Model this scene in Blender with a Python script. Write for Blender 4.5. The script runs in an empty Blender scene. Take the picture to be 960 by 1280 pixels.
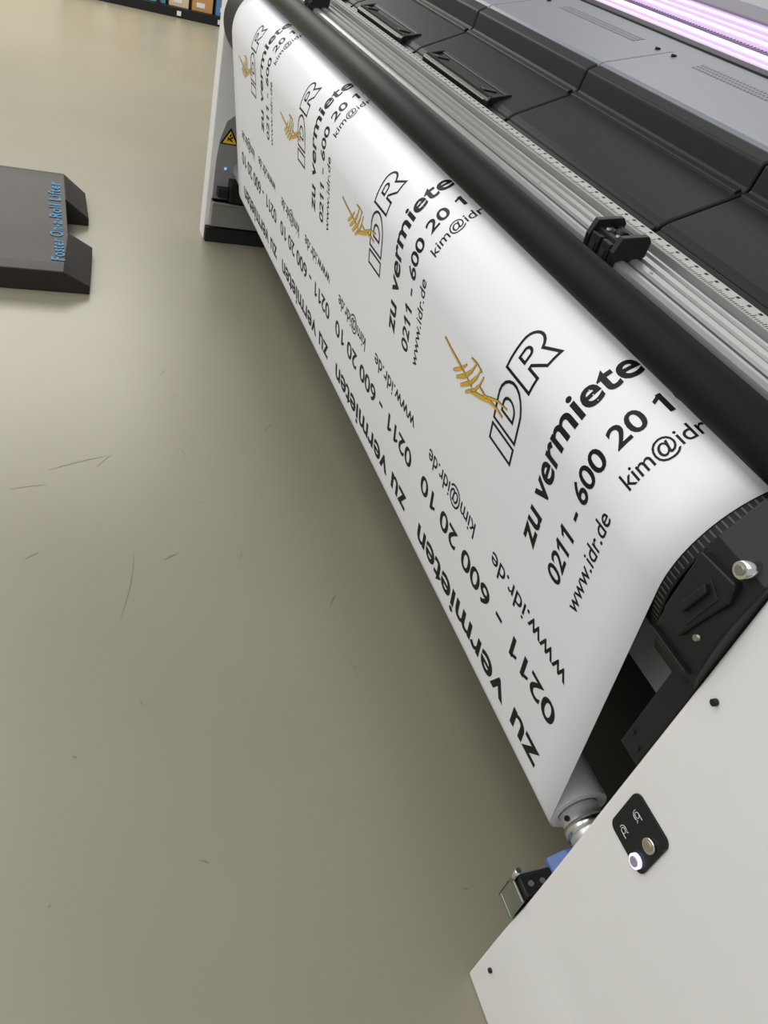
import bpy, bmesh, math, random
from mathutils import Vector, Matrix
random.seed(4)
C = bpy.context.scene.collection
H = 1.5
# ---------------------------------------------------------------- camera
dmx = Vector((-445, -930, 975)).normalized()
ddn = Vector((-386, 1222, 975)); ddn = (ddn - dmx*ddn.dot(dmx)).normalized()
Xc = -dmx; Zc = -ddn; Yc = Zc.cross(Xc)
if Yc.x < 0: Yc = -Yc
row = lambda i: Vector((Xc[i], Yc[i], Zc[i]))
right, down_, fwd = row(0), row(1), row(2)
cam = bpy.data.cameras.new('camera'); co = bpy.data.objects.new('camera', cam); C.objects.link(co)
M = Matrix.Identity(4)
for i in range(3):
    M[i][0] = right[i]; M[i][1] = -down_[i]; M[i][2] = -fwd[i]
M.translation = (0, 0, H)
co.matrix_world = M
cam.sensor_fit = 'VERTICAL'; cam.sensor_height = 36; cam.lens = 975/1280*36; cam.clip_start = 0.02
bpy.context.scene.camera = co
try: bpy.context.scene.view_settings.view_transform = 'Standard'
except Exception: pass

# ---------------------------------------------------------------- materials
def mat(name, col, rough=.5, metal=0., noise=0., nscale=40, bump=0., emis=None, estr=0, spec=.5, coat=0):
    m = bpy.data.materials.new(name); m.use_nodes = True
    nt = m.node_tree; b = nt.nodes['Principled BSDF']
    b.inputs['Base Color'].default_value = (*col, 1); b.inputs['Roughness'].default_value = rough
    b.inputs['Metallic'].default_value = metal
    b.inputs['Specular IOR Level'].default_value = spec
    b.inputs['Coat Weight'].default_value = coat
    tc = nt.nodes.new('ShaderNodeTexCoord')
    n = nt.nodes.new('ShaderNodeTexNoise'); n.inputs['Scale'].default_value = nscale; n.inputs['Detail'].default_value = 4
    nt.links.new(tc.outputs['Object'], n.inputs['Vector'])
    if noise > 0:
        r = nt.nodes.new('ShaderNodeMix'); r.data_type = 'RGBA'
        r.inputs[6].default_value = (*[c*(1-noise) for c in col], 1)
        r.inputs[7].default_value = (*[min(1, c*(1+noise)) for c in col], 1)
        nt.links.new(n.outputs['Fac'], r.inputs[0]); nt.links.new(r.outputs[2], b.inputs['Base Color'])
    if bump > 0:
        bp = nt.nodes.new('ShaderNodeBump'); bp.inputs['Strength'].default_value = bump; bp.inputs['Distance'].default_value = .002
        nt.links.new(n.outputs['Fac'], bp.inputs['Height']); nt.links.new(bp.outputs['Normal'], b.inputs['Normal'])
    if emis:
        b.inputs['Emission Color'].default_value = (*emis, 1); b.inputs['Emission Strength'].default_value = estr
    return m
white = mat('white_paint', (.80, .785, .765), .42, noise=.03, nscale=8, bump=.04)
vinyl = mat('white_vinyl', (.80, .81, .835), .36, noise=.015, nscale=5, spec=.45)
ink = mat('black_ink', (.004, .004, .004), .5, noise=.1, spec=.25)
gold = mat('gold_ink', (.64, .38, .045), .45, noise=.35, nscale=60, spec=.3)
brown = mat('brown_ink', (.10, .055, .012), .5, noise=.15, spec=.25)
black = mat('black_plastic', (.010, .010, .011), .42, noise=.15, nscale=60, bump=.1, spec=.35)
cover_m = mat('cover_plastic', (.0080, .0080, .0095), .5, noise=.15, nscale=90, bump=.15, spec=.28)
rubber = mat('black_rubber', (.009, .008, .007), .55, noise=.2, nscale=30, spec=.26)
dark = mat('dark_interior', (.005, .005, .005), .7, noise=.2)
alu = mat('brushed_aluminium', (.38, .375, .365), .38, 0.75, noise=.08, nscale=25)
groove = mat('groove_shadow', (.05, .05, .05), .6, .3, noise=.1)
aluL = mat('ruler_steel', (.44, .43, .41), .5, .3, noise=.06)
chrome = mat('chrome', (.75, .74, .72), .22, 1, noise=.04)
steel = mat('satin_steel', (.70, .69, .67), .35, .8, noise=.05)
zinc = mat('zinc_plate', (.30, .32, .27), .4, .8, noise=.15, nscale=20)
greytop = mat('grey_hood', (.205, .215, .25), .34, noise=.06, nscale=70)
greypl = mat('grey_panel', (.50, .50, .49), .6, noise=.05)
greydk = mat('mid_grey_panel', (.24, .24, .235), .6, noise=.05)
blue = mat('blue_plastic', (.09, .16, .42), .45, noise=.05)
yellow = mat('warning_yellow', (.85, .55, .02), .5, noise=.03)
cyan = mat('blue_ink', (.035, .25, .46), .55, noise=.05, spec=.2)
liftm = mat('lifter_plastic', (.024, .020, .019), .5, noise=.2, nscale=50, bump=.1, spec=.32)
pink = mat('violet_lamp_light', (.6, .4, .7), .4, emis=(.90, .60, 1.0), estr=.85, noise=.05)
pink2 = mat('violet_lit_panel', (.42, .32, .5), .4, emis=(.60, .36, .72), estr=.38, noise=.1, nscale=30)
glow = mat('button_glow', (.8, .8, 1), .4, emis=(.66, .58, 1), estr=1.0, noise=.02)
perf = bpy.data.materials.new('perforated_grey'); perf.use_nodes = True
nt = perf.node_tree; b = nt.nodes['Principled BSDF']; b.inputs['Roughness'].default_value = .5
tc = nt.nodes.new('ShaderNodeTexCoord'); v = nt.nodes.new('ShaderNodeTexVoronoi'); v.inputs['Scale'].default_value = 95; v.inputs['Randomness'].default_value = 0
v.voronoi_dimensions = '2D'
cr = nt.nodes.new('ShaderNodeValToRGB'); cr.color_ramp.elements[0].position = .26; cr.color_ramp.elements[0].color = (.03, .03, .03, 1)
cr.color_ramp.elements[1].position = .32; cr.color_ramp.elements[1].color = (.21, .21, .24, 1)
nt.links.new(tc.outputs['Object'], v.inputs['Vector']); nt.links.new(v.outputs['Distance'], cr.inputs[0]); nt.links.new(cr.outputs[0], b.inputs['Base Color'])
# floor
fl = bpy.data.materials.new('resin_floor'); fl.use_nodes = True
nt = fl.node_tree; b = nt.nodes['Principled BSDF']
tc = nt.nodes.new('ShaderNodeTexCoord')
n1 = nt.nodes.new('ShaderNodeTexNoise'); n1.inputs['Scale'].default_value = 1.3; n1.inputs['Detail'].default_value = 6
n3 = nt.nodes.new('ShaderNodeTexNoise'); n3.inputs['Scale'].default_value = 14; n3.inputs['Detail'].default_value = 3
cr = nt.nodes.new('ShaderNodeValToRGB'); cr.color_ramp.elements[0].position = .3; cr.color_ramp.elements[0].color = (.242, .225, .163, 1)
cr.color_ramp.elements[1].position = .7; cr.color_ramp.elements[1].color = (.268, .251, .184, 1)
c2 = nt.nodes.new('ShaderNodeValToRGB'); c2.color_ramp.elements[0].position = .20; c2.color_ramp.elements[0].color = (.88, .87, .85, 1)
c2.color_ramp.elements[1].position = .30; c2.color_ramp.elements[1].color = (1, 1, 1, 1)
mx = nt.nodes.new('ShaderNodeMix'); mx.data_type = 'RGBA'; mx.blend_type = 'MULTIPLY'; mx.inputs[0].default_value = 1
for n in (n1, n3): nt.links.new(tc.outputs['Object'], n.inputs['Vector'])
nt.links.new(n1.outputs['Fac'], cr.inputs[0]); nt.links.new(n3.outputs['Fac'], c2.inputs[0])
nt.links.new(cr.outputs[0], mx.inputs[6]); nt.links.new(c2.outputs[0], mx.inputs[7]); nt.links.new(mx.outputs[2], b.inputs['Base Color'])
bp = nt.nodes.new('ShaderNodeBump'); bp.inputs['Strength'].default_value = .04; bp.inputs['Distance'].default_value = .002
nt.links.new(n3.outputs['Fac'], bp.inputs['Height']); nt.links.new(bp.outputs['Normal'], b.inputs['Normal'])
b.inputs['Roughness'].default_value = .33; b.inputs['Specular IOR Level'].default_value = .48
wallm = mat('wall_paint', (.72, .68, .58), .8, noise=.03, nscale=3)

# ---------------------------------------------------------------- helpers
def link(name, bm, m, parent=None, smooth=False, bevel=0, label=None):
    me = bpy.data.meshes.new(name)
    bmesh.ops.recalc_face_normals(bm, faces=bm.faces[:])
    bm.to_mesh(me); bm.free()
    me.materials.append(m)
    o = bpy.data.objects.new(name, me); C.objects.link(o)
    if smooth:
        for p in me.polygons: p.use_smooth = True
    if bevel:
        md = o.modifiers.new('bevel', 'BEVEL'); md.width = bevel; md.segments = 3; md.limit_method = 'ANGLE'; md.angle_limit = math.radians(35)
    if parent:
        o.parent = parent
        root = parent
        while root.parent: root = root.parent
        if parent is root: o.matrix_parent_inverse = Matrix.Translation(-root.location)
    if label: o['label'] = label
    return o
def thing(name, label, cat, loc=(0, 0, 0), group=None):
    o = bpy.data.objects.new(name, None); C.objects.link(o); o.location = loc; o.empty_display_size = .1
    o['label'] = label; o['category'] = cat
    if group: o['group'] = group
    return o
def box(bm, x0, x1, y0, y1, z0, z1):
    vs = [bm.verts.new((x, y, z)) for x in (x0, x1) for y in (y0, y1) for z in (z0, z1)]
    for f in ((0, 1, 3, 2), (4, 6, 7, 5), (0, 4, 5, 1), (2, 3, 7, 6), (0, 2, 6, 4), (1, 5, 7, 3)):
        bm.faces.new([vs[i] for i in f])
def prism_x(bm, pts, x0, x1):
    a = [bm.verts.new((x0, y, z)) for y, z in pts]; c = [bm.verts.new((x1, y, z)) for y, z in pts]
    n = len(pts)
    for i in range(n): bm.faces.new((a[i], a[(i+1) % n], c[(i+1) % n], c[i]))
    bm.faces.new(a); bm.faces.new(c[::-1])
def cyl(bm, p0, p1, r, seg=32, r2=None):
    p0 = Vector(p0); p1 = Vector(p1); d = p1-p0
    q = d.to_track_quat('Z', 'Y').to_matrix().to_4x4(); q.translation = (p0+p1)/2
    bmesh.ops.create_cone(bm, cap_ends=True, segments=seg, radius1=r, radius2=r if r2 is None else r2, depth=d.length, matrix=q)
def B(name, m, parent, *boxes, bevel=.002, label=None):
    bm = bmesh.new()
    for bx in boxes: box(bm, *bx)
    return link(name, bm, m, parent, bevel=bevel, label=label)
def CY(name, m, parent, p0, p1, r, seg=40, label=None, r2=None, bevel=0):
    bm = bmesh.new(); cyl(bm, p0, p1, r, seg, r2)
    o = link(name, bm, m, parent, label=label, bevel=bevel)
    for p in o.data.polygons:
        if len(p.vertices) == 4: p.use_smooth = True
    return o
def PX(name, m, parent, pts, x0, x1, bevel=.002, label=None):
    bm = bmesh.new(); prism_x(bm, pts, x0, x1); return link(name, bm, m, parent, bevel=bevel, label=label)
def tube_x(name, m, parent, x0, x1, cy, cz, ra, rb, NS=64, label=None):
    bm = bmesh.new(); rings = []
    for x, r in ((x0, rb), (x0, ra), (x1, ra), (x1, rb)):
        rings.append([bm.verts.new((x, cy+r*math.cos(math.tau*k/NS), cz+r*math.sin(math.tau*k/NS))) for k in range(NS)])
    for q in range(4):
        A_, B_ = rings[q], rings[(q+1) % 4]
        for k in range(NS): bm.faces.new((A_[k], A_[(k+1) % NS], B_[(k+1) % NS], B_[k]))
    return link(name, bm, m, parent, label=label)

# ---------------------------------------------------------------- setting
bm = bmesh.new(); box(bm, -13.05, 3, -6, 5, -.1, 0)
floor = link('floor', bm, fl); floor['kind'] = 'structure'
bm = bmesh.new(); box(bm, -13.05, -13, -6, 5, 0, 3.2); w = link('wall_far', bm, wallm); w['kind'] = 'structure'
def scuff(pts, wdt):
    bm = bmesh.new()
    n = len(pts)
    L, R = [], []
    for i, (x, y) in enumerate(pts):
        a = Vector(pts[max(0, i-1)]); c = Vector(pts[min(n-1, i+1)]); d = (c-a).normalized(); nn = Vector((-d.y, d.x))
        ww = wdt*math.sin(math.pi*(i+.15)/(n-.7))
        L.append(bm.verts.new((x+nn.x*ww, y+nn.y*ww, .0006))); R.append(bm.verts.new((x-nn.x*ww, y-nn.y*ww, .0006)))
    for i in range(n-1): bm.faces.new((L[i], L[i+1], R[i+1], R[i]))
    o = link('scuff_mark', bm, scm); o.parent = floor
scm = mat('scuff_grey', (.175, .162, .12), .35, noise=.2, nscale=50)
def pix(px, py, X=None, Y=None, Z=None):
    v = Vector((px-480, py-640, 975)); d = right*v.x + down_*v.y + fwd*v.z
    if Z is not None: t = (Z-H)/d.z
    elif Y is not None: t = Y/d.y
    else: t = X/d.x
    return Vector((0, 0, H)) + d*t
def fp(px, py): p = pix(px, py, Z=0); return (p.x, p.y)
for a, c, wd in (((60, 588), (135, 570), .0022), ((10, 612), (60, 606), .0016), ((168, 690), (150, 775), .0012),
                 ((205, 700), (222, 692), .0025), ((90, 945), (97, 948), .002), ((578, 1110), (586, 1112), .0016), ((412, 760), (420, 742), .001), ((120, 585), (140, 568), .0015), ((60, 1135), (64, 1130), .0016),
                 ((200, 470), (207, 462), .0016), ((225, 560), (232, 571), .0014), ((30, 700), (50, 690), .0012), ((250, 1075), (262, 1079), .001), ((175, 875), (178, 882), .0014), ((330, 540), (341, 529), .0012), ((300, 700), (303, 690), .001)):
    A = Vector(fp(*a)); D = Vector(fp(*c)); nn = Vector((-(D-A).y, (D-A).x))
    scuff([tuple(A.lerp(D, k/7) + nn*.03*math.sin(math.pi*k/7)) for k in range(8)], wd)

# ---------------------------------------------------------------- printer
P = thing('large_format_printer', 'large white and black roll printer with long rubber roller and violet lamp window', 'printer', (-2, 1.1, 0))
ZT = .335
d = Vector((.1754, -1)).normalized()
n0 = Vector((d.y, -d.x))            # outward (front)
RR = .055; RD = .152
T = Vector((.688+.1754*(.93-ZT), ZT)); CR = T - n0*RR
L = (.92-ZT)/abs(d.y)
D0 = T - d*L; CD = D0 - n0*RD
def path(s, off=0.0):
    if s < 0:
        a = -s/RR; p = CR + (n0*math.cos(a) + d*math.sin(a))*(RR+off); return p
    if s <= L: return T - d*s + n0*off
    a = (s-L)/RD; amax = 1.74
    if a > amax:
        e = (n0*math.cos(amax) - d*math.sin(amax)); p = CD + e*(RD+off); tdir = (-n0*math.sin(amax) - d*math.cos(amax))
        return p + tdir*(s-L-RD*amax)
    return CD + (n0*math.cos(a) - d*math.sin(a))*(RD+off)
FX0, FX1 = -3.42, -.494
LX1 = -.388
legpts = [(.698, 0), (.700, .14), (.702, .20), (.7045, .24), (.7068, .27), (.7085, .31), (.7095, .37), (.710, .45), (.71, 1.02), (.74, 1.05), (1.65, 1.05), (1.65, 0)]
leg = PX('leg', white, P, legpts, LX1, .12, bevel=.006, label='white sheet metal leg with button plate')
for px, py, yy in ((893, 878, .707), (613, 1213, .698)):
    p = pix(px, py, Y=yy); CY('screw', black, leg, (p.x, p.y+.004, p.z), (p.x, p.y-.003, p.z), .0045, 16)
def rounded(bm, x0, x1, z0, z1, y0, y1, r, seg=6):
    pts = []
    for cx, cz, a0 in ((x1-r, z1-r, 0), (x0+r, z1-r, 90), (x0+r, z0+r, 180), (x1-r, z0+r, 270)):
        for k in range(seg+1):
            a = math.radians(a0+90*k/seg); pts.append((cx+r*math.cos(a), cz+r*math.sin(a)))
    A = [bm.verts.new((x, y0, z)) for x, z in pts]; Bv = [bm.verts.new((x, y1, z)) for x, z in pts]
    n = len(pts)
    for i in range(n): bm.faces.new((A[i], A[(i+1) % n], Bv[(i+1) % n], Bv[i]))
    bm.faces.new(A); bm.faces.new(Bv[::-1])
bm = bmesh.new(); rounded(bm, -.364, -.286, .588, .672, .7105, .7065, .012); cp = link('control_panel', bm, black, P, label='black control plate with two round buttons')
def cbutton(px, py, mring, mcap, lab):
    p = pix(px, py, Y=.7065)
    CY('button_ring', mring, cp, (p.x, .707, p.z), (p.x, .702, p.z), .0105)
    CY('push_button', mcap, cp, (p.x, .703, p.z), (p.x, .7005, p.z), .0070, label=lab)
cbutton(796, 1076, glow, mat('lilac_cap', (.38, .36, .48), .3, .3, noise=.04), 'push button with glowing lilac ring')
cbutton(813, 1057, chrome, mat('brass_button', (.42, .36, .24), .3, .6, noise=.05), 'unlit brass push button')
inkw = mat('white_print', (.75, .75, .75), .5, noise=.02)
def ring_sym(px, py, fl_):
    p = pix(px, py, Y=.7055); cx, cz = p.x, p.z
    bm = bmesh.new(); yy = .7053
    seg = []
    R_ = .0040
    for k in range(16):
        a, c = math.tau*k/16, math.tau*(k+1)/16
        seg.append(((R_*math.cos(a)-.001, R_*math.sin(a)), (R_*math.cos(c)-.001, R_*math.sin(c))))
    q = []
    for k in range(9):                 # arrow sweeping round the roll
        a = math.radians(200-fl_*k*20) if fl_ > 0 else math.radians(160+k*20)
        q.append((.0070*math.cos(a)-.001, .0070*math.sin(a)))
    seg += list(zip(q, q[1:]))
    e = q[-1]; seg += [(e, (e[0]-.0028, e[1]+.0022*fl_)), (e, (e[0]+.0016, e[1]+.0030*fl_))]
    seg += [((-.001, -R_*fl_), (.0085, -R_*fl_))]
    for a, c in seg: cyl(bm, (cx+a[0], yy, cz+a[1]), (cx+c[0], yy, cz+c[1]), .0005, 6)
    link('symbol', bm, inkw, cp)
ring_sym(780, 1039, 1); ring_sym(797, 1020, -1)
bm = bmesh.new(); prism_x(bm, [(.712, .69), (.712, .905), (.86, .905), (.86, .66)], -.428, -.389); pl = link('side_plate', bm, black, P, bevel=.002)
for px, py in ((858, 849), (797, 936), (792, 915)):
    p = pix(px, py, Y=.712); CY('screw', dark, pl, (p.x, p.y, p.z), (p.x, p.y-.003, p.z), .0035, 12)
bm = bmesh.new(); prism_x(bm, [(.722, .830), (.697, .880), (.690, .93), (.690, .97), (.70, 1.03), (.735, 1.085), (.79, 1.105), (1.0, 1.115), (1.0, .80), (.80, .80)], -.475, -.389)
br = link('end_bracket', bm, black, P, bevel=.004, label='black plastic roller end bracket with recessed handle')
def slant(name, m, pts, y0, y1, bevel=.002):
    bm = bmesh.new(); a = [bm.verts.new((x, y0, z)) for x, z in pts]; c = [bm.verts.new((x, y1, z)) for x, z in pts]; n = len(pts)
    for i in range(n): bm.faces.new((a[i], a[(i+1) % n], c[(i+1) % n], c[i]))
    bm.faces.new(a); bm.faces.new(c[::-1]); return link(name, bm, m, br, bevel=bevel)
slant('bracket_cheek', black, [(-.470, .915), (-.432, .905), (-.405, .99), (-.412, 1.015), (-.470, 1.01)], .684, .70, .003)
slant('bracket_recess', dark, [(-.455, .935), (-.430, .928), (-.416, .985), (-.440, .998)], .6825, .688, .001)
slant('bracket_lever', black, [(-.449, .945), (-.440, .940), (-.428, .985), (-.436, .992)], .674, .688, .002)
slant('bracket_rib', black, [(-.474, .870), (-.400, .870), (-.400, .878), (-.474, .878)], .690, .71, .001)
p = pix(935, 712, Y=.695)
CY('knob', chrome, br, (p.x, .72, p.z), (p.x, .683, p.z), .010, label='chrome knob'); CY('knob_center', zinc, br, (p.x, .69, p.z), (p.x, .681, p.z), .006)
p = pix(880, 796, Y=.70); CY('screw', zinc, br, (p.x, .71, p.z), (p.x, .686, p.z), .004, 14)
dr = tube_x('guide_drum', rubber, P, -3.62, -.477, CD.x, CD.y, RD-.0015, .03, 96)
bm = bmesh.new()
for k in range(110):
    a = k/110*math.tau; c, s_ = math.cos(a), math.sin(a)
    e = Vector((c, s_))
    p0 = CD + e*(RD-.001); tdir = Vector((-s_, c))*.0012
    vs = []
    for xx in (-.4920, -.4790):
        for sg in (-1, 1): vs.append(bm.verts.new((xx, p0.x+tdir.x*sg + e.x*.001, p0.y+tdir.y*sg + e.y*.001)))
    bm.faces.new((vs[0], vs[1], vs[3], vs[2]))
link('slot_ring', bm, mat('slot_grey', (.045, .045, .045), .5, noise=.1), dr)
B('gap_plate', greypl, P, (-.90, -.445, .865, .875, .645, .785), bevel=.002, label='grey plate seen in the gap behind the sheet edge')
CY('rubber_roller', rubber, P, (-3.7, .763, 1.1195), (-.3, .763, 1.1195), .0335, 64, label='long black rubber pressure roller')
beam = [(.802, 1.108), (.800, 1.128), (.806, 1.130), (.806, 1.134), (.802, 1.136), (.804, 1.146), (.812, 1.150), (.818, 1.151), (.824, 1.146), (.829, 1.147), (.831, 1.154), (.842, 1.1565), (.845, 1.150), (.850, 1.151), (.852, 1.158),
        (.861, 1.1605), (.864, 1.154), (.869, 1.155), (.871, 1.162), (.876, 1.163), (.879, 1.156), (.882, 1.156), (.883, 1.172), (.911, 1.177), (.913, 1.110)]
bmo = PX('guide_rail', alu, P, beam, -3.75, -.2, bevel=0, label='long ribbed aluminium guide rail')
for y0, z0, y1, z1 in ((.8215, 1.1492, .8295, 1.1492), (.8435, 1.1535, .8505, 1.1535), (.8625, 1.1575, .8695, 1.1575), (.8770, 1.1602, .8825, 1.1602)):
    PX('rail_groove_shade', groove, bmo, [(y0, z0-.004), (y0, z0), (y1, z1), (y1, z1-.004)], -3.75, -.2, bevel=0)  # dark strips laid in the grooves, shade put into their colour
bm = bmesh.new()
prism_x(bm, [(.884, 1.1718), (.884, 1.1732), (.910, 1.1782), (.910, 1.1765)], -3.75, -.2)
link('ruler', bm, aluL, bmo)
def rz(y): return 1.1732+(y-.884)*(.005/.026)
def rbox(bm, x0, x1, y0, y1):
    vs = [bm.verts.new((x, y, rz(y)+.0003)) for x, y in ((x0, y0), (x1, y0), (x1, y1), (x0, y1))]; bm.faces.new(vs)
bm = bmesh.new()
x = -3.7; k = 0
while x < -.22:
    l = .012 if k % 10 == 0 else (.009 if k % 5 == 0 else .006)
    rbox(bm, x-.0008, x+.0008, .8855, .8855+l); x += .005; k += 1
for k in range(140):
    xx = -3.7+k*.025; rbox(bm, xx-.003, xx+.003, .901, .9065)
link('ruler_marks', bm, ink, bmo)
for k in range(9):
    xx = -3.5+k*.37
    CY('rail_screw', zinc, bmo, (xx, .837, 1.150), (xx, .8365, 1.1562), .003, 12)
B('inner_trough', dark, P, (-3.75, -.2, .914, 1.12, 1.05, 1.15), bevel=0)
seams = [-3.974, -3.389, -2.804, -2.219, -1.634, -1.049, -.464, .12]
for i in range(7):
    x0, x1 = seams[i]+.002, seams[i+1]-.002
    pts = [(.938, 1.150), (.936, 1.180), (.948, 1.190), (1.075, 1.254), (1.080, 1.262), (1.084, 1.302), (1.105, 1.315), (1.16, 1.325), (1.16, 1.15)]
    cv = PX('front_cover', cover_m, P, pts, x0, x1, bevel=.005)
    PX('cover_lip', black, cv, [(.924, 1.14), (.922, 1.168), (.935, 1.178), (.940, 1.14)], x0+.004, x1-.004, bevel=.002)
    PX('upper_step', black, cv, [(1.060, 1.240), (1.062, 1.2535), (1.073, 1.259), (1.078, 1.24)], x0+.006, x1-.006, bevel=.0015)
    if i in (1, 2, 3):
        a, c = x0+.08, x1-.09
        S_ = lambda y: 1.190+(y-.948)*(.064/.127)
        B('latch_recess', dark, cv, (a+.006, c-.006, .930, .972, 1.178, 1.1965), bevel=.001)
        fr = bmesh.new()
        prism_x(fr, [(.924, 1.170), (.922, 1.186), (.928, 1.192), (.934, 1.190), (.934, 1.17)], a, c)
        prism_x(fr, [(.928, 1.18), (.928, 1.194), (.978, S_(.978)+.004), (.978, 1.18)], a, a+.010)
        prism_x(fr, [(.928, 1.18), (.928, 1.194), (.978, S_(.978)+.004), (.978, 1.18)], c-.010, c)
        prism_x(fr, [(.970, 1.19), (.970, S_(.970)+.003), (.980, S_(.980)+.003), (.980, 1.19)], a, c)
        link('latch_frame', fr, black, cv, bevel=.002)
        B('latch_bar', zinc, cv, (a+.014, c-.014, .9185, .9225, 1.184, 1.187), bevel=.001)
        for xx in (a+.06, c-.06): B('latch_catch', black, cv, (xx-.012, xx+.012, .932, .972, 1.195, 1.201), bevel=.002)
    else:
        for xx in (x0+.02, x1-.02): CY('cover_screw', zinc, cv, (xx, .94, 1.165), (xx, .919, 1.160), .004, 12)
HZ = lambda y: 1.318+(y-1.108)*(1.398-1.318)/(1.36-1.108)
for i in range(7):
    x0, x1 = seams[i]+.0012, seams[i+1]-.0012
    bm = bmesh.new(); prism_x(bm, [(1.108, 1.29), (1.106, 1.312), (1.116, 1.322), (1.285, HZ(1.285)), (1.285, 1.29)], x0, x1); hd = link('hood_panel', bm, greytop, P, bevel=.003)
    for xx, yy in ((x0+.03, 1.262), (x1-.03, 1.262)):
        CY('hood_screw', ink, hd, (xx, yy, HZ(yy)-.003), (xx, yy, HZ(yy)+.004), .006, 12)
    xm = (x0+x1)/2
    PX('perforated_panel', perf, hd, [(1.250, HZ(1.250)-.004), (1.250, HZ(1.250)+.0008), (1.280, HZ(1.280)+.0008), (1.280, HZ(1.280)-.004)], xm-.18, xm+.18, bevel=0)
PX('vent_strip', greytop, P, [(1.286, 1.29), (1.286, HZ(1.286)-.002), (1.336, HZ(1.336)-.002), (1.336, 1.29)], -3.97, .12, bevel=0)
PX('window_edge', black, P, [(1.337, 1.29), (1.337, HZ(1.337)+.002), (1.356, HZ(1.356)+.003), (1.356, 1.29)], -3.97, .12, bevel=.001, label='dark edge of the lamp window')
wl = lambda y: 1.396+(y-1.356)*(.066/.194)
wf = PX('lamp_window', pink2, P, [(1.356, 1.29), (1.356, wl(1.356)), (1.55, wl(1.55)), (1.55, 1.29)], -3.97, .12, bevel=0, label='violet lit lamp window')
for y0, y1 in ((1.370, 1.374), (1.394, 1.412), (1.455, 1.468), (1.490, 1.494), (1.520, 1.530)):
    PX('lamp_strip', pink, wf, [(y0, wl(y0)-.002), (y0, wl(y0)+.003), (y1, wl(y1)+.003), (y1, wl(y1)-.002)], -3.9, .1, bevel=0)
vg = mat('violet_grey', (.12, .09, .16), .4, emis=(.3, .17, .38), estr=.10, noise=.1)
bm = bmesh.new(); x = -3.9
while x < .1:
    prism_x(bm, [(1.418, wl(1.418)), (1.418, wl(1.418)+.002), (1.434, wl(1.434)+.002), (1.434, wl(1.434))], x, x+.005); x += .012
link('lamp_grille', bm, vg, wf)
PX('top_lid', mat('lilac_grey_lid', (.20, .175, .23), .3, noise=.05), P, [(1.55, 1.20), (1.55, 1.468), (1.9, 1.49), (1.9, 1.2)], -3.97, .12, bevel=.002)
B('rear_housing', greydk, P, (-3.69, -.39, 1.05, 1.75, .52, 1.045), bevel=.004)
B('lower_beam', dark, P, (-3.69, -.39, 1.02, 1.2, .12, .52), bevel=.004)
def clamp(xc):
    o = B('rail_clamp', black, P, (xc-.036, xc+.036, .806, .818, 1.146, 1.174), (xc-.036, xc+.036, .838, .848, 1.158, 1.180), bevel=.002, label='black clamp bracket riding on the rail')
    for sg in (-1, 1):
        xa = xc+sg*.036
        PX('clamp_arm', black, o, [(.798, 1.120), (.793, 1.160), (.800, 1.184), (.846, 1.192), (.854, 1.184), (.854, 1.160), (.806, 1.140)], xa-.0055, xa+.0055, bevel=.0015)
        B('clamp_pad', black, o, (xc+sg*.015-.012, xc+sg*.015+.012, .794, .806, 1.112, 1.168), bevel=.002)
        B('clamp_slot', dark, o, (xc+sg*.015-.006, xc+sg*.015+.006, .7925, .7945, 1.126, 1.156), bevel=0)
        CY('clamp_bolt', zinc, o, (xc+sg*.014, .812, 1.173), (xc+sg*.014, .812, 1.178), .004, 14)
    CY('clamp_axle', zinc, o, (xc-.032, .829, 1.172), (xc+.032, .829, 1.172), .004, 16)
    CY('clamp_wheel', rubber, o, (xc-.009, .829, 1.172), (xc+.009, .829, 1.172), .010, 24)
p = pix(765, 316, Y=.825); clamp(p.x)
p = pix(395, 12, Y=.825); clamp(p.x)
# far leg
FL = -3.70
fleg = PX('leg', white, P, [(.71, .0), (.71, 1.05), (1.65, 1.05), (1.65, .0)], FL-.10, FL, bevel=.005, label='white leg at the far end')
PX('leg_inner_plate', greydk, P, [(.735, .20), (.735, .36), (.742, .46), (.765, .54), (.81, .58), (1.2, .60), (1.2, .20)], FL+.001, FL+.006, bevel=.001)
B('leg_base', dark, P, (FL-.11, FL+.03, .715, 1.12, .0, .07), bevel=.004)
fb = B('foot_bracket', alu, P, (FL+.006, FL+.05, .73, 1.02, .085, .20), (FL+.006, FL+.06, .73, 1.02, .19, .20), bevel=.003, label='silver foot bracket')
B('foot_block', black, P, (FL+.006, FL+.07, .80, .93, .21, .30), (FL+.006, FL+.05, .75, .80, .22, .26), bevel=.004)
B('status_light', mat('blue_led', (.1, .2, .8), .4, emis=(.15, .3, 1), estr=1.5, noise=.02), P, (FL+.006, FL+.012, .775, .785, .335, .345), bevel=.001)
bm = bmesh.new(); yc, zc = .785, .475; s_ = .042; xs = FL+.008
vs = [bm.verts.new((xs, yc+a, zc+c)) for a, c in ((-s_, -s_*.7), (s_, -s_*.7), (0, s_))]; bm.faces.new(vs); st = link('warning_sticker', bm, ink, P, label='yellow and black triangular warning sticker')
bm = bmesh.new(); q = .74; vs = [bm.verts.new((xs+.001, yc+a*q, zc-.003+c*q)) for a, c in ((-s_, -s_*.7), (s_, -s_*.7), (0, s_))]; bm.faces.new(vs); link('sticker_face', bm, yellow, st)
bm = bmesh.new()
for y0, z0, y1, z1 in ((-.012, -.012, .012, .004), (-.012, .0, .010, -.014), (-.003, .004, .003, .016)): cyl(bm, (xs+.0015, yc+y0, zc+z0), (xs+.0015, yc+y1, zc+z1), .003, 8)
link('sticker_symbol', bm, ink, st)
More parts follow.
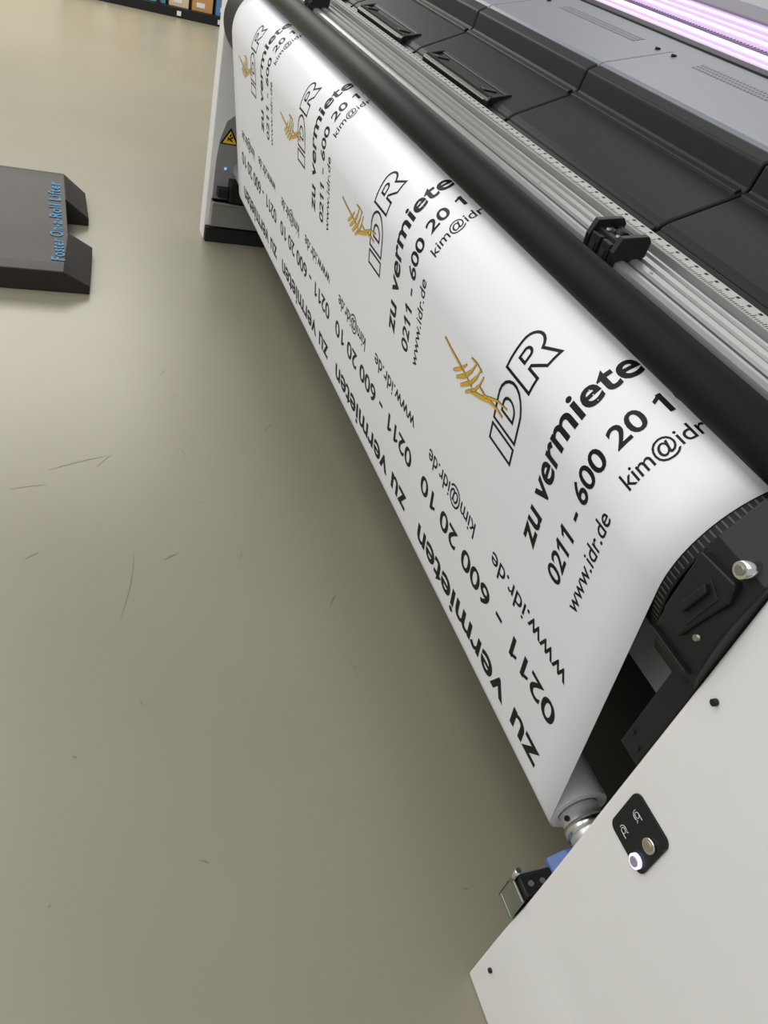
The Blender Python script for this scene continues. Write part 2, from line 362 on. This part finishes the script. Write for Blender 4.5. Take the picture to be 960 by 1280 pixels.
sp = CY('spindle', steel, P, (-.53, CR.x, CR.y), (-.392, CR.x, CR.y), .0375, 48, label='bright metal winding spindle')
CY('spindle_collar', chrome, sp, (-.470, CR.x, CR.y), (-.452, CR.x, CR.y), .041, 48)
CY('spindle_screw', ink, sp, (-.480, CR.x-.036, CR.y+.010), (-.480, CR.x-.0385, CR.y+.011), .005, 12)
CY('spindle', steel, P, (-3.69, CR.x, CR.y), (-3.40, CR.x, CR.y), .0375, 40)
bm = bmesh.new(); prism_x(bm, [(.775, .280), (.768, .304), (.80, .322), (.85, .322), (.85, .28)], -.444, -.40); link('clamp_lever', bm, blue, P, bevel=.004, label='blue locking lever')
ft = B('foot_bracket', zinc, P, (-.434, -.389, .700, .80, .222, .232), (-.434, -.429, .700, .80, .222, .298), (-.434, -.389, .700, .705, .232, .288), bevel=.002, label='zinc plated foot bracket')
B('bracket_block', black, ft, (-.428, -.392, .706, .80, .270, .300), bevel=.003)
for yy in (.722, .745, .77): CY('bracket_screw', zinc, ft, (-.410, yy, .300), (-.410, yy, .3025), .005, 14)
CY('leveling_bolt', chrome, ft, (-.430, .702, .28), (-.430, .702, .315), .005, 16)

# ---------------------------------------------------------------- banner sheet
S = thing('banner_sheet', 'white vinyl banner sheet with repeated black lettering and gold tower emblems hanging below the roller', 'banner', (-1.95, .78, .36))
bm = bmesh.new()
ss = [-.20+.004*k for k in range(50)] + [L*k/14 for k in range(15)] + [L+.01*k for k in range(1, 27)] + [L+.27, L+.40]
ss = sorted(ss)
NX = 40; rows_ = []
for s in ss:
    r_ = []
    for i in range(NX+1):
        x = FX0+(FX1-FX0)*i/NX; q = path(s)
        r_.append(bm.verts.new((x, q.x, q.y)))
    rows_.append(r_)
for a, c in zip(rows_, rows_[1:]):
    for i in range(NX): bm.faces.new((a[i], a[i+1], c[i+1], c[i]))
sheet = link('sheet', bm, vinyl, S, smooth=True)
md = sheet.modifiers.new('thickness', 'SOLIDIFY'); md.thickness = .0006; md.offset = 0
tube_x('wound_roll', vinyl, S, FX0, FX1-.001, CR.x, CR.y, RR-.0008, .0385)
OFF = .0008
def inv_s(px, py):
    v = Vector((px-480, py-640, 975)); dd = right*v.x + down_*v.y + fwd*v.z
    best = None
    for k in range(0, 900):
        s = -.05+k*.001
        q = path(s); t = q.x/dd.y; z = H+dd.z*t
        e = abs(z-q.y)
        if best is None or e < best[0]: best = (e, dd.x*t, s)
    return best[1], best[2]
def textmesh(body, bold=.02, flags=False, space=1.0):
    cu = bpy.data.curves.new('t', 'FONT'); cu.body = body; cu.size = 1; cu.offset = bold; cu.resolution_u = 4
    cu.fill_mode = 'FRONT'; cu.space_character = space
    ob = bpy.data.objects.new('t', cu); C.objects.link(ob)
    dg = bpy.context.evaluated_depsgraph_get(); dg.update()
    me = bpy.data.meshes.new_from_object(ob.evaluated_get(dg))
    bpy.data.objects.remove(ob); bpy.data.curves.remove(cu)
    bm = bmesh.new(); bm.from_mesh(me); bpy.data.meshes.remove(me)
    xs = [v.co.x for v in bm.verts]; ys = [v.co.y for v in bm.verts]
    ext = (min(xs), max(xs), min(ys), max(ys))
    if flags:
        seen = set(); comps = []
        for v0 in bm.verts[:]:
            if v0 in seen: continue
            st_ = [v0]; comp = []; seen.add(v0)
            while st_:
                q = st_.pop(); comp.append(q)
                for e in q.link_edges:
                    w_ = e.other_vert(q)
                    if w_ not in seen: seen.add(w_); st_.append(w_)
            comps.append(comp)
        for comp in comps:
            a0 = min(q.co.x for q in comp); a1 = max(q.co.x for q in comp); b0 = min(q.co.y for q in comp); b1 = max(q.co.y for q in comp)
            if a1-a0 < .3*(b1-b0) and b1-b0 > .8*(ext[3]-ext[2]):
                wst = a1-a0; xm = a1-wst*.5
                vs = [bm.verts.new(q) for q in ((xm, b1, 0), (a0-.15, b1-.15, 0), (a0-.15, b1-.15-wst*.95, 0), (a0+.01, b1-wst*1.35, 0))]
                bm.faces.new(vs)
    return bm, *ext
bmx, _, _, a, c = textmesh('x', 0); XH = c-a; bmx.free()
bmx, _, _, a, c = textmesh('1', 0); DH = c-a; bmx.free()
def text_uv(body, length, href, h, bold, flags=False, space=1.0):
    bm, x0, x1, y0, y1 = textmesh(body, bold, flags, space)
    sx = length/(x1-x0); sy = href/h
    for v in bm.verts: v.co = Vector(((v.co.x-x0)*sx, v.co.y*sy, 0))
    return bm
def cut(bm, n, length, axis=0, lo=0):
    for k in range(1, n):
        pc = [0, 0, 0]; pc[axis] = lo+length*k/n; no = [0, 0, 0]; no[axis] = 1
        bmesh.ops.bisect_plane(bm, geom=bm.verts[:]+bm.edges[:]+bm.faces[:], plane_co=pc, plane_no=no)
def stroke(bm, pts, w, closed=False, taper=None):
    P2 = [Vector(p) for p in pts]
    if closed: P2.append(P2[0])
    out = []
    for a, c in zip(P2, P2[1:]):
        n = max(1, int((c-a).length/.012))
        for k in range(n): out.append(a.lerp(c, k/n))
    if not closed: out.append(P2[-1])
    n = len(out); Lf, Rt = [], []
    for i, p in enumerate(out):
        if closed: a, c = out[(i-1) % n], out[(i+1) % n]
        else: a, c = out[max(0, i-1)], out[min(n-1, i+1)]
        e1 = (p-a).normalized() if (p-a).length > 1e-9 else (c-p).normalized(); e2 = (c-p).normalized() if (c-p).length > 1e-9 else e1
        n1 = Vector((-e1.y, e1.x)); n2 = Vector((-e2.y, e2.x)); m_ = (n1+n2)
        m_ = m_.normalized() if m_.length > 1e-6 else n1
        k_ = 1/max(.45, m_.dot(n1))
        ww = w/2*k_
        if taper: ww *= taper(i/(n-1))
        Lf.append(bm.verts.new((*(p+m_*ww), 0))); Rt.append(bm.verts.new((*(p-m_*ww), 0)))
    for i in range(n if closed else n-1):
        j = (i+1) % n
        bm.faces.new((Lf[i], Lf[j], Rt[j], Rt[i]))
def finish(bm, fn, name, m, parent, label=None):
    for v in bm.verts: v.co = fn(v.co.x, v.co.y)
    return link(name, bm, m, parent, label=label)
PITCH = .70
S0 = (.74-ZT)/.985; XO = -.611
tap = lambda q: .5+.5*math.sin(math.pi*min(1, q*1.0+.12))
tower = []
for w_, pts in ((.0056, ((557, 421), (565, 437), (573, 452), (583, 470), (590, 484))),
                (.0065, ((567, 462), (576, 461), (584, 456))),
                (.0080, ((571, 471), (582, 470), (590, 464), (596, 455))),
                (.0080, ((576, 481), (588, 479), (596, 472), (602, 462))),
                (.0070, ((582, 490), (593, 488), (600, 481), (605, 472))),
                (.0040, ((590, 447), (598, 456), (603, 466))),
                (.0085, ((588, 489), (600, 496), (612, 502), (622, 512), (628, 522))),
                (.0050, ((600, 484), (607, 496), (622, 501), (634, 512)))):
    l = []
    for px, py in pts:
        X_, s_ = inv_s(px, py); l.append((s_-S0, XO-X_))
    tower.append((w_, l))
def build_upper(xo):
    def fn(u, v):
        q = path(S0+u, OFF); return Vector((xo-v, q.x, q.y))
    for body, u0, v0, ln, kind, h, bold in (('zu vermieten', .0, .144, .405, 'x', .034, .019), ('0211 - 600 20 10', .0, .057, .397, 'd', .037, .016),
                                            ('www.idr.de', .0, .0, .195, 'x', .0185, .006), ('kim@idr.de', .245, .0, .168, 'x', .0185, .006)):
        t = text_uv(body, ln, h, XH if kind == 'x' else DH, bold, kind == 'd'); cut(t, 16, ln)
        for v in t.verts: v.co.x += u0; v.co.y += v0
        finish(t, fn, 'lettering_line', ink, S)
    hh = .080; ox, oy = .079, .268; sc = hh
    def pt(l, dx): return [(ox+dx+x*sc, oy+y*sc) for x, y in l]
    arcp = lambda cx, cy, rx, ry, a0, a1, n=9: [(cx+rx*math.cos(math.radians(a0+(a1-a0)*k/n)), cy+ry*math.sin(math.radians(a0+(a1-a0)*k/n))) for k in range(n+1)]
    wst = .0054
    bm = bmesh.new(); stroke(bm, pt([(0, 0), (0, 1), (.38, 1), (.38, 0)], 0), wst, True); finish(bm, fn, 'logo_letter', ink, S)
    bm = bmesh.new()
    stroke(bm, pt([(0, 0), (0, 1), (.52, 1)]+arcp(.57, .5, .53, .5, 80, -80)+[(.52, 0)], .042), wst, True)
    stroke(bm, pt([(.35, .25), (.35, .75), (.52, .75)]+arcp(.52, .5, .22, .25, 80, -80)+[(.52, .25)], .042), wst, True)
    finish(bm, fn, 'logo_letter', ink, S)
    bm = bmesh.new()
    stroke(bm, pt([(0, 0), (0, 1), (.6, 1)]+arcp(.64, .7, .35, .3, 80, -60)+[(1.02, 0), (.66, 0), (.42, .36), (.35, .36), (.35, 0)], .140), wst, True)
    stroke(bm, pt([(.35, .56), (.35, .78), (.54, .78)]+arcp(.54, .67, .1, .11, 80, -80, 6)+[(.54, .56)], .140), wst, True)
    finish(bm, fn, 'logo_letter', ink, S)
    def fn2(u, v):
        q = path(S0+u, OFF+.0004); return Vector((xo-v, q.x, q.y))
    def fn1(u, v):
        q = path(S0+u+.0012, OFF+.0002); return Vector((xo-v+.0008, q.x, q.y))
    bm = bmesh.new()
    for w_, l in tower: stroke(bm, l, w_+.0010, False, tap)
    finish(bm, fn1, 'tower_dark_edge', brown, S)  # brown printed edging under the gold strokes
    bm = bmesh.new()
    for w_, l in tower: stroke(bm, l, w_, False, tap)
    finish(bm, fn2, 'tower_emblem', gold, S, 'gold brush drawn tower emblem')
def build_lower(xo):
    def fn(u, v):
        q = path(v, OFF); return Vector((xo-u, q.x, q.y))
    for body, u0, sb, ln, kind, h, bold in (('zu vermieten', 0, .077, .615, 'x', .042, .019), ('0211 - 600 20 10', 0, .210, .635, 'd', .046, .016),
                                            ('www.idr.de', .008, .302, .285, 'x', .025, .006), ('kim@idr.de', .37, .294, .245, 'x', .025, .006)):
        t = text_uv(body, ln, h, XH if kind == 'x' else DH, bold, kind == 'd')
        for v in t.verts: v.co = Vector((v.co.x+u0, sb-v.co.y, 0))
        if sb < .1: cut(t, 14, .08, 1, -.045)
        finish(t, fn, 'lettering_line', ink, S)
for k in range(4): build_upper(XO-PITCH*k)
for k in range(4): build_lower(-.572-PITCH*k)

# ---------------------------------------------------------------- media lifter
Lf = thing('roll_lifter', 'dark grey plastic roll lifter wedge with blue lettering lying on the floor', 'roll lifter', (-3.5, -.15, 0))
def lz(x):
    if x < -3.88: return .125 - .25*max(0, -3.95-x)
    if x > -3.10: return .092 - .12*max(0, x+3.08)
    t_ = (x+3.88)/.78
    return .125+(.092-.125)*t_ - .018*math.sin(math.pi*t_)**2
bm = bmesh.new(); NXX = 48
xs_ = [-4.0+.98*i/NXX for i in range(NXX+1)]
ys_ = [-.55, -.3, 0, .07, .105, .13, .17, .20]
def in_notch(i, j): return -3.70 < (xs_[i]+xs_[i+1])/2 < -3.38 and ys_[j] >= .10
grid = {}
def gz(x, y):
    z = lz(x)
    if y > .105:
        f = (y-.105)/.095; z = z*(1-f)+.035*f
    return z
for i in range(NXX+1):
    for j in range(len(ys_)):
        yy = ys_[j] - (max(0, xs_[i]+3.4)*.08 if ys_[j] > .1 else 0)
        grid[i, j] = (bm.verts.new((xs_[i], yy, gz(xs_[i], ys_[j]))), bm.verts.new((xs_[i], yy, 0)))
faces = set((i, j) for i in range(NXX) for j in range(len(ys_)-1) if not in_notch(i, j))
for (i, j) in faces:
    g = [grid[i, j], grid[i+1, j], grid[i+1, j+1], grid[i, j+1]]
    bm.faces.new([q[0] for q in g]); bm.faces.new([q[1] for q in g][::-1])
    for a, c, nb in ((0, 1, (i, j-1)), (1, 2, (i+1, j)), (2, 3, (i, j+1)), (3, 0, (i-1, j))):
        if nb not in faces: bm.faces.new((g[a][0], g[c][0], g[c][1], g[a][1]))
bmesh.ops.delete(bm, geom=[v for v in bm.verts if not v.link_faces], context='VERTS')
link('body', bm, liftm, Lf, bevel=.004)
t = text_uv('Foster On-a-Roll Lifter', .74, .048, DH, .010, False, 1.12); cut(t, 44, .74)
for v in t.verts:
    x = -3.10-v.co.x; y = .083-v.co.y; v.co = Vector((x, y, lz(x)+.003))
link('lettering', t, cyan, Lf, label='blue lettering')

# ---------------------------------------------------------------- far storage rack
RX = -9.1
R = thing('storage_rack', 'low dark storage rack standing far behind the printer', 'rack', (RX-.3, 1.3, 0))
B('base_shelf', black, R, (RX-.55, RX, .25, 2.6, .0, .085), bevel=.004)
B('upper_shelf', black, R, (RX-.55, RX, .25, 2.6, .55, .58), bevel=.004)
for yy in (.27, 1.1, 1.9, 2.57): B('post', black, R, (RX-.04, RX, yy-.015, yy+.015, .08, .56), bevel=.002)
for yy in (.27, 2.57): B('post', black, R, (RX-.55, RX-.51, yy-.015, yy+.015, .08, .56), bevel=.002)
for yy in (.62, 1.3, 1.7): B('name_plate', inkw, R, (RX, RX+.003, yy-.02, yy+.02, .02, .06), bevel=0)
cols = [((.55, .30, .12), 'brown'), ((.7, .62, .5), 'cream'), ((.60, .25, .07), 'orange'), ((.10, .32, .42), 'teal'), ((.62, .5, .34), 'tan'), ((.5, .27, .1), 'rust brown'), ((.08, .2, .4), 'blue'), ((.6, .55, .45), 'beige'), ((.3, .2, .12), 'dark brown')]
where = ['leftmost on the low rack', 'second from the left on the low rack', 'third from the left on the low rack', 'fourth from the left on the low rack', 'fifth from the left on the low rack', 'sixth from the left on the low rack', 'seventh from the left on the low rack', 'near the right end of the low rack', 'rightmost on the low rack']
y = .30
for (c, nm), wv in zip(cols, where):
    wd = .20+.03*random.random()
    b_ = thing('storage_box', f'{nm} cardboard box {wv}', 'box', (RX-.25, y+wd/2, .086), 'boxes on the far rack')
    m = mat('card_'+nm.replace(' ', '_'), c, .7, noise=.1)
    B('carton', m, b_, (RX-.45, RX-.045, y, y+wd-.015, .086, .36), bevel=.003)
    B('box_label', inkw, b_, (RX-.045, RX-.043, y+.04, y+.12, .12, .16), bevel=0)
    y += wd+.02

# ---------------------------------------------------------------- lights
def area(loc, sx, sy, e, col=(1, 1, 1), rot=(0, 0, 0)):
    l = bpy.data.lights.new('area', 'AREA'); l.shape = 'RECTANGLE'; l.size = sx; l.size_y = sy; l.energy = e; l.color = col
    o = bpy.data.objects.new('ceiling_or_fill_light', l); C.objects.link(o); o.location = loc; o.rotation_euler = rot
area((-1.8, -.9, 3.4), 5.5, 1.4, 62, (1, .99, .97))
area((-8.5, -.5, 3.4), 4.0, 3.5, 270, (1, .96, .88))
area((-2.5, 2.6, 3.4), 5.0, .8, 35, (1, .98, .97))
area((-1.6, -3.2, 2.6), 5.5, 1.8, 58, (.97, .98, 1), (math.radians(60), 0, 0))  # added front fill, no real fitting: brightens the lower banner
wd = bpy.data.worlds.new('world'); bpy.context.scene.world = wd; wd.use_nodes = True
wd.node_tree.nodes['Background'].inputs[0].default_value = (.95, .95, .95, 1); wd.node_tree.nodes['Background'].inputs[1].default_value = .50
